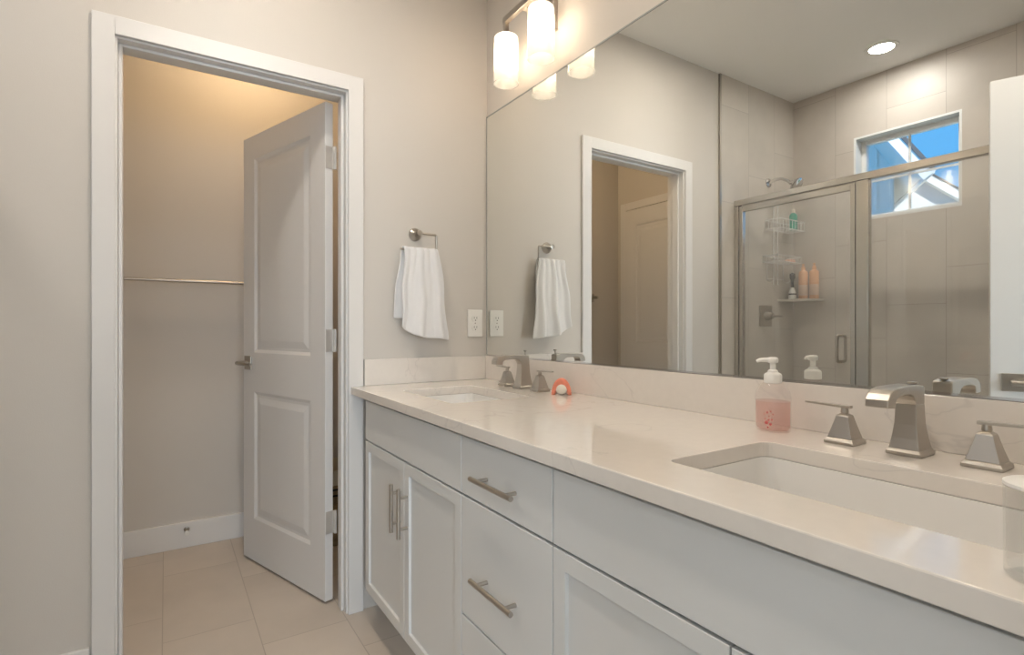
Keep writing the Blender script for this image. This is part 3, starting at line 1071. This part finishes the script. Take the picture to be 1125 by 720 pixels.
# ------------------------------------------------------------------ things on the counter
sc = (1.130, 0.682)
soap = empty('soap_bottle', (sc[0], sc[1], TOP))
tag(soap, 'clear pump bottle of pink liquid soap standing beside the near faucet', 'soap bottle')
def ov(prof, name, m, parent, **k):
    b = B()
    b.lathe(prof, (sc[0], sc[1], TOP), 40, sx=0.80, sy=1.0, **k)
    return b.build(name, m, parent, smooth=True)
bt = ov([(0.030, 0.0008), (0.036, 0.002), (0.0385, 0.010), (0.0385, 0.075), (0.036, 0.088), (0.026, 0.103), (0.017, 0.110), (0.0155, 0.116)], 'bottle', CGLASS, soap, cap1=False)
ov([(0.0, 0.004), (0.031, 0.0042), (0.0362, 0.010), (0.0368, 0.067), (0.0, 0.0675)], 'liquid_soap', PINK, bt, cap0=False, cap1=False)
def pump_part():
    b = B()
    x, y, z = sc[0], sc[1], TOP
    b.lathe([(0.0165, 0.106), (0.0185, 0.107), (0.0185, 0.124), (0.0165, 0.127), (0.011, 0.130), (0.010, 0.134), (0.0062, 0.136), (0.0062, 0.150), (0.010, 0.151), (0.011, 0.154), (0.011, 0.160), (0.008, 0.163), (0.0, 0.1635)], (x, y, z), 28)
    d = Vector((-0.55, 0.83, 0))
    c0 = Vector((x, y, z + 0.157))
    b.tube([c0, c0 + d * 0.014, c0 + d * 0.026 + Vector((0, 0, -0.0005)), c0 + d * 0.033 + Vector((0, 0, -0.004))], [0.0055, 0.0048, 0.0042, 0.0036], 12)
    return b.build('pump', PLASTIC, soap, smooth=True)
pump_part()
# small red printed marks on the face of the bottle that looks at the sink
b = B()
rnd = random.Random(3)
def decal(a, z, r):
    rr = 0.0389
    ring = []
    for k in range(10):
        t = 2 * pi * k / 10
        aa = a + r * cos(t) / rr
        ring.append((sc[0] + rr * 0.80 * cos(aa), sc[1] + rr * sin(aa), TOP + z + r * sin(t)))
    b.bm.faces.new([b.bm.verts.new(q) for q in ring])
for a, z, r in ((2.62, 0.022, 0.0040), (2.84, 0.019, 0.0030), (2.74, 0.028, 0.0022), (2.55, 0.030, 0.0016), (2.92, 0.029, 0.0018), (2.70, 0.012, 0.0018), (2.66, 0.044, 0.0022), (2.85, 0.047, 0.0016), (2.5, 0.040, 0.0012), (2.98, 0.041, 0.0014), (2.76, 0.036, 0.0012)):
    decal(a + 0.62, z, r)
b.build('label_print', REDINK, bt)

tk = empty('soap_holder', (1.138, 1.447, TOP))
tag(tk, 'small arched coral holder with a white centre beside the far faucet', 'soap holder')
def arch(b, x0, x1, r_out, r_in, zsc=1.0, n=20):
    rings = []
    for x, tp in ((x0, 0.96), (x0 + 0.003, 1.0), ((x0 + x1) / 2, 0.96), (x1, 0.78)):
        ring = [(x, r_out * tp * cos(pi * k / n), 0.0005 + r_out * tp * zsc * sin(pi * k / n)) for k in range(n + 1)]
        ring += [(x, r_in * tp * cos(pi * k / n), 0.0005 + (r_in * tp * zsc) * sin(pi * k / n)) for k in range(n, -1, -1)]
        rings.append(ring)
    b.rings(rings)
b = B()
arch(b, -0.022, 0.030, 0.034, 0.0215, 1.70)
b.build('arched_shell', CORAL, tk, bevel=0.0015, local=True)
b = B()
rs = []
for x, sc_ in ((-0.026, 0.6), (-0.022, 0.9), (-0.012, 1.0), (0.014, 0.95), (0.018, 0.7)):
    rs.append([(x, 0.0195 * sc_ * cos(2 * pi * k / 24), 0.0195 + 0.0185 * sc_ * sin(2 * pi * k / 24)) for k in range(24)])
b.rings(rs)
b.build('soap_bar', CREAM, tk, smooth=True, local=True)
tk.rotation_euler = (0, 0, radians(51))

jar = empty('glass_jar', (0.668, 0.140, TOP))
tag(jar, 'clear glass jar with a whitish lid at the front right corner of the counter', 'jar')
jc = (0.668, 0.140, TOP)
B().lathe([(0.0, 0.0008), (0.030, 0.0008), (0.0325, 0.004), (0.033, 0.083), (0.0312, 0.083), (0.0305, 0.010), (0.0, 0.008)], jc, 40, cap0=False, cap1=False).build('jar_body', JGLASS, jar, smooth=True)
B().lathe([(0.0, 0.0835), (0.0325, 0.0835), (0.0335, 0.0845), (0.0332, 0.087), (0.031, 0.0882), (0.0, 0.0885)], jc, 40, cap0=False, cap1=False).build('lid', PLASTIC, jar, smooth=True)

DX = SHOWER_DX
# ------------------------------------------------------------------ shower
SXP = -0.60
struct(bx(-0.66, -0.54, 0.461, D - 0.011, 0.0, 0.10).build('trim_5', PAN, bevel=0.004), 'low curb under the shower door')
struct(bx(LX + 0.001, -0.661, 0.461, D - 0.011, 0.0, 0.03).build('floor_shower', PAN), 'white shower floor')
en = empty('shower_enclosure', (SXP, 1.27, 0.10))
tag(en, 'framed glass shower enclosure with hinged door, seen in the mirror', 'shower enclosure')
ya, yb = 0.4615, D - 0.0115
b = B()
b.box(SXP - 0.022, SXP + 0.022, ya, yb, 1.878, 1.914)
b.build('header_rail', ALU, en, bevel=0.003)
bx(SXP - 0.018, SXP + 0.018, ya, yb, 0.1005, 0.125).build('sill_rail', ALU, en, bevel=0.003)
bx(SXP - 0.018, SXP + 0.018, yb - 0.030, yb, 0.1255, 1.8775).build('wall_jamb', ALU, en, bevel=0.003)
bx(SXP - 0.018, SXP + 0.018, ya, ya + 0.03, 0.1255, 1.8775).build('wall_jamb', ALU, en, bevel=0.003)
bx(SXP - 0.020, SXP + 0.020, 1.312, 1.372, 0.1255, 1.8775).build('post', ALU, en, bevel=0.004)
bx(SXP - 0.003, SXP + 0.003, ya + 0.031, 1.311, 0.1255, 1.8775).build('fixed_glass', GLASS, en)
# door
dy0, dy1, dz0, dz1 = 1.376, yb - 0.034, 0.135, 1.872
st = 0.024
b = B()
b.box(SXP - 0.013, SXP + 0.017, dy0, dy0 + st, dz0, dz1).box(SXP - 0.013, SXP + 0.017, dy1 - st, dy1, dz0, dz1)
b.box(SXP - 0.013, SXP + 0.017, dy0 + st, dy1 - st, dz1 - 0.034, dz1).box(SXP - 0.013, SXP + 0.017, dy0 + st, dy1 - st, dz0, dz0 + st)
dr = b.build('shower_door', ALU, en, bevel=0.002)
bx(SXP - 0.003, SXP + 0.003, dy0 + st, dy1 - st, dz0 + st, dz1 - 0.034).build('door_glass', GLASS, dr)
b = B()
hy = 1.452
for s in (1, -1):
    xo = SXP + s * 0.045
    b.tube([(SXP + s * 0.0035, hy, 1.070), (xo - s * 0.012, hy, 1.070), (xo - s * 0.003, hy, 1.066), (xo, hy, 1.056), (xo, hy, 0.944), (xo - s * 0.003, hy, 0.934), (xo - s * 0.012, hy, 0.930), (SXP + s * 0.0035, hy, 0.930)], 0.0075, 12)
b.build('door_pull', NICKEL, dr, smooth=True)

YT = D - 0.010      # tile face of the shower end wall
sh = empty('shower_spray_arm', (-0.99, YT, 2.06))
tag(sh, 'chrome shower head on a bent arm above the glass door, seen in the mirror', 'shower head')
B().lathe([(0.030, -0.0005), (0.030, -0.006), (0.014, -0.012)], (-0.955, YT, 2.085), 24, axis='y').build('flange', CHROME, sh, smooth=True)
B().tube([(-0.955, YT - 0.010, 2.085), (-0.955, YT - 0.05, 2.095), (-0.958, YT - 0.09, 2.093), (-0.962, YT - 0.125, 2.075), (-0.966, YT - 0.148, 2.05)], 0.0095, 14).build('arm', CHROME, sh, smooth=True)
b = B()
b.lathe([(0.012, 0.050), (0.014, 0.038), (0.020, 0.026), (0.046, 0.012), (0.050, 0.005), (0.050, 0.0), (0.046, -0.003), (0.0, -0.004)], (0, 0, 0), 28)
bmesh.ops.rotate(b.bm, cent=(0, 0, 0), matrix=Matrix.Rotation(radians(-52), 3, 'X'), verts=b.bm.verts)
bmesh.ops.translate(b.bm, vec=(-0.97, YT - 0.188, 2.030), verts=b.bm.verts)
b.build('spray_head', CHROME, sh, smooth=True)

va = empty('shower_valve', (-0.92, YT, 1.19))
tag(va, 'square nickel shower valve with a lever on the tile wall, seen in the mirror', 'shower valve')
bx(-0.990, -0.850, YT - 0.008, YT - 0.0004, 1.122, 1.260).build('trim_plate', NICKEL_D, va, bevel=0.003)
B().lathe([(0.028, -0.008), (0.026, -0.030), (0.020, -0.055), (0.0, -0.057)], (-0.92, YT, 1.19), 24, axis='y').build('hub', NICKEL_D, va, smooth=True)
B().tube([(-0.92, YT - 0.05, 1.19), (-0.955, YT - 0.062, 1.19), (-1.005, YT - 0.066, 1.188)], [0.010, 0.008, 0.006], 12).build('lever', NICKEL_D, va, smooth=True)

shf = B()
shf.prism([(LX + 0.001, YT - 0.001), (LX + 0.001, YT - 0.215)] + [(LX + 0.001 + 0.20 * sin(pi / 2 * k / 10), YT - 0.001 - 0.214 * cos(pi / 2 * k / 10)) for k in range(1, 10)] + [(-1.06, YT - 0.001)], 'z', 1.290, 1.305)
tag(shf.build('corner_shelf', mat('shelf_stone', (0.62, 0.58, 0.52), 0.35), bevel=0.002), 'quarter-round stone shelf in the shower corner holding bottles', 'shelf')

def peach(x, y, label):
    p = empty('shampoo_bottle', (x, y, 1.3055))
    tag(p, label, 'bottle', 'peach bottles on the shower shelf')
    B().lathe([(0.028, 0.0), (0.031, 0.003), (0.031, 0.175), (0.028, 0.188), (0.014, 0.195), (0.012, 0.200)], (x, y, 1.3055), 28, sx=0.8, sy=0.95).build('bottle_body', PEACH, p, smooth=True)
    B().lathe([(0.0315, 0.025), (0.0317, 0.026), (0.0317, 0.095), (0.0315, 0.096)], (x, y, 1.3055), 28, sx=0.8, sy=0.95, cap0=False, cap1=False).build('label_band', PEACHL, p, smooth=True)
    B().lathe([(0.013, 0.2002), (0.013, 0.218), (0.006, 0.221), (0.005, 0.230), (0.009, 0.232), (0.009, 0.238), (0.0, 0.240)], (x, y, 1.3055), 20).build('cap', PEACH, p, smooth=True)
    return p
peach(-1.205, 1.985, 'peach bottle on the shower corner shelf, next to the black and white bottle')
peach(-1.205, 1.912, 'peach bottle on the shower corner shelf, farther from the corner')
k = empty('spray_bottle', (-1.165, 2.038, 1.3055))
tag(k, 'small white bottle with black top on the shower corner shelf', 'bottle')
B().lathe([(0.021, 0.0), (0.023, 0.003), (0.023, 0.045), (0.015, 0.070), (0.0095, 0.082)], (-1.165, 2.038, 1.3055), 24).build('bottle_body', PLASTIC, k, smooth=True)
B().lathe([(0.0235, 0.03), (0.0237, 0.031), (0.0237, 0.040), (0.0235, 0.041)], (-1.165, 2.038, 1.3055), 24, cap0=False, cap1=False).build('dark_band', DARK, k)
b = B()
b.lathe([(0.0098, 0.0822), (0.0100, 0.135), (0.017, 0.145), (0.016, 0.175), (0.0, 0.185)], (-1.165, 2.038, 1.3055), 20)
b.build('black_top', DARK, k, smooth=True)

DX = 0.0
DX = SHOWER_DX
# wire caddy hung from the shower arm
cd = empty('shower_caddy', (-1.02, YT - 0.07, 1.60))
tag(cd, 'white wire shower caddy with two baskets hung on the tile wall, seen in the mirror', 'shower caddy')
def basket(x0, x1, y0, y1, z0, z1, parent):
    b = B()
    r = 0.0035
    for z in (z0, z1):
        b.tube([(x0, y0, z), (x1, y0, z), (x1, y1, z), (x0, y1, z)], r if z == z1 else 0.003, 8, closed=True)
    for i in range(9):
        x = x0 + (x1 - x0) * i / 8
        b.tube([(x, y1, z1), (x, y1, z0), (x, y0, z0), (x, y0, z1)], 0.0018, 6)
    for i in range(1, 4):
        y = y0 + (y1 - y0) * i / 4
        b.tube([(x0, y, z1), (x0, y, z0), (x1, y, z0), (x1, y, z1)], 0.0018, 6)
    return b.build('wire_basket', WIRE, parent, smooth=True)
basket(-1.19, -0.90, YT - 0.115, YT - 0.012, 1.765, 1.825, cd)
basket(-1.15, -0.88, YT - 0.115, YT - 0.012, 1.545, 1.585, cd)
b = B()
for x in (-1.055, -1.005):
    b.tube([(x, YT - 0.0085, 1.95), (x, YT - 0.0085, 1.40)], 0.003, 8)
b.tube([(-1.055, YT - 0.0085, 1.95), (-1.05, YT - 0.012, 1.965), (-1.03, YT - 0.013, 1.972), (-1.01, YT - 0.012, 1.965), (-1.005, YT - 0.0085, 1.95)], 0.003, 8)
b.build('back_rail', WIRE, cd, smooth=True)
b = B()
for x in (-0.93, -1.12):
    b.tube([(x, YT - 0.0085, 1.545), (x, YT - 0.0085, 1.43), (x - 0.01, YT - 0.03, 1.415), (x - 0.01, YT - 0.05, 1.43)], 0.0025, 8)
b.tube([(-1.12, YT - 0.0085, 1.44), (-0.93, YT - 0.0085, 1.44)], 0.0025, 8)
b.build('hook', WIRE, cd, smooth=True)

gb = empty('body_wash_bottle', (-1.145, YT - 0.065, 1.767))
tag(gb, 'green bottle with pale cap in the upper basket of the shower caddy', 'bottle')
gz = 1.7685
B().lathe([(0.026, 0.0), (0.029, 0.003), (0.029, 0.105), (0.022, 0.118), (0.011, 0.124)], (-1.145, YT - 0.065, gz), 24, sx=1.0, sy=0.8).build('bottle_body', GREENB, gb, smooth=True)
B().lathe([(0.011, 0.1242), (0.011, 0.150), (0.0, 0.152)], (-1.145, YT - 0.065, gz), 20).build('cap', CREAM, gb, smooth=True)
b = B()
x, y = -1.115, YT - 0.060
b.rings([[(x + (q[0]) * s, y + q[1] * s, zz) for q in rrect(-0.032, 0.032, -0.022, 0.022, 0.012)] for s, zz in ((0.85, 1.5485), (1.0, 1.554), (1.0, 1.568), (0.85, 1.574))])
tag(b.build('soap_bar', mat('orange_soap', (0.75, 0.42, 0.30), 0.5), smooth=True), 'orange bar of soap in the lower basket of the shower caddy', 'soap')
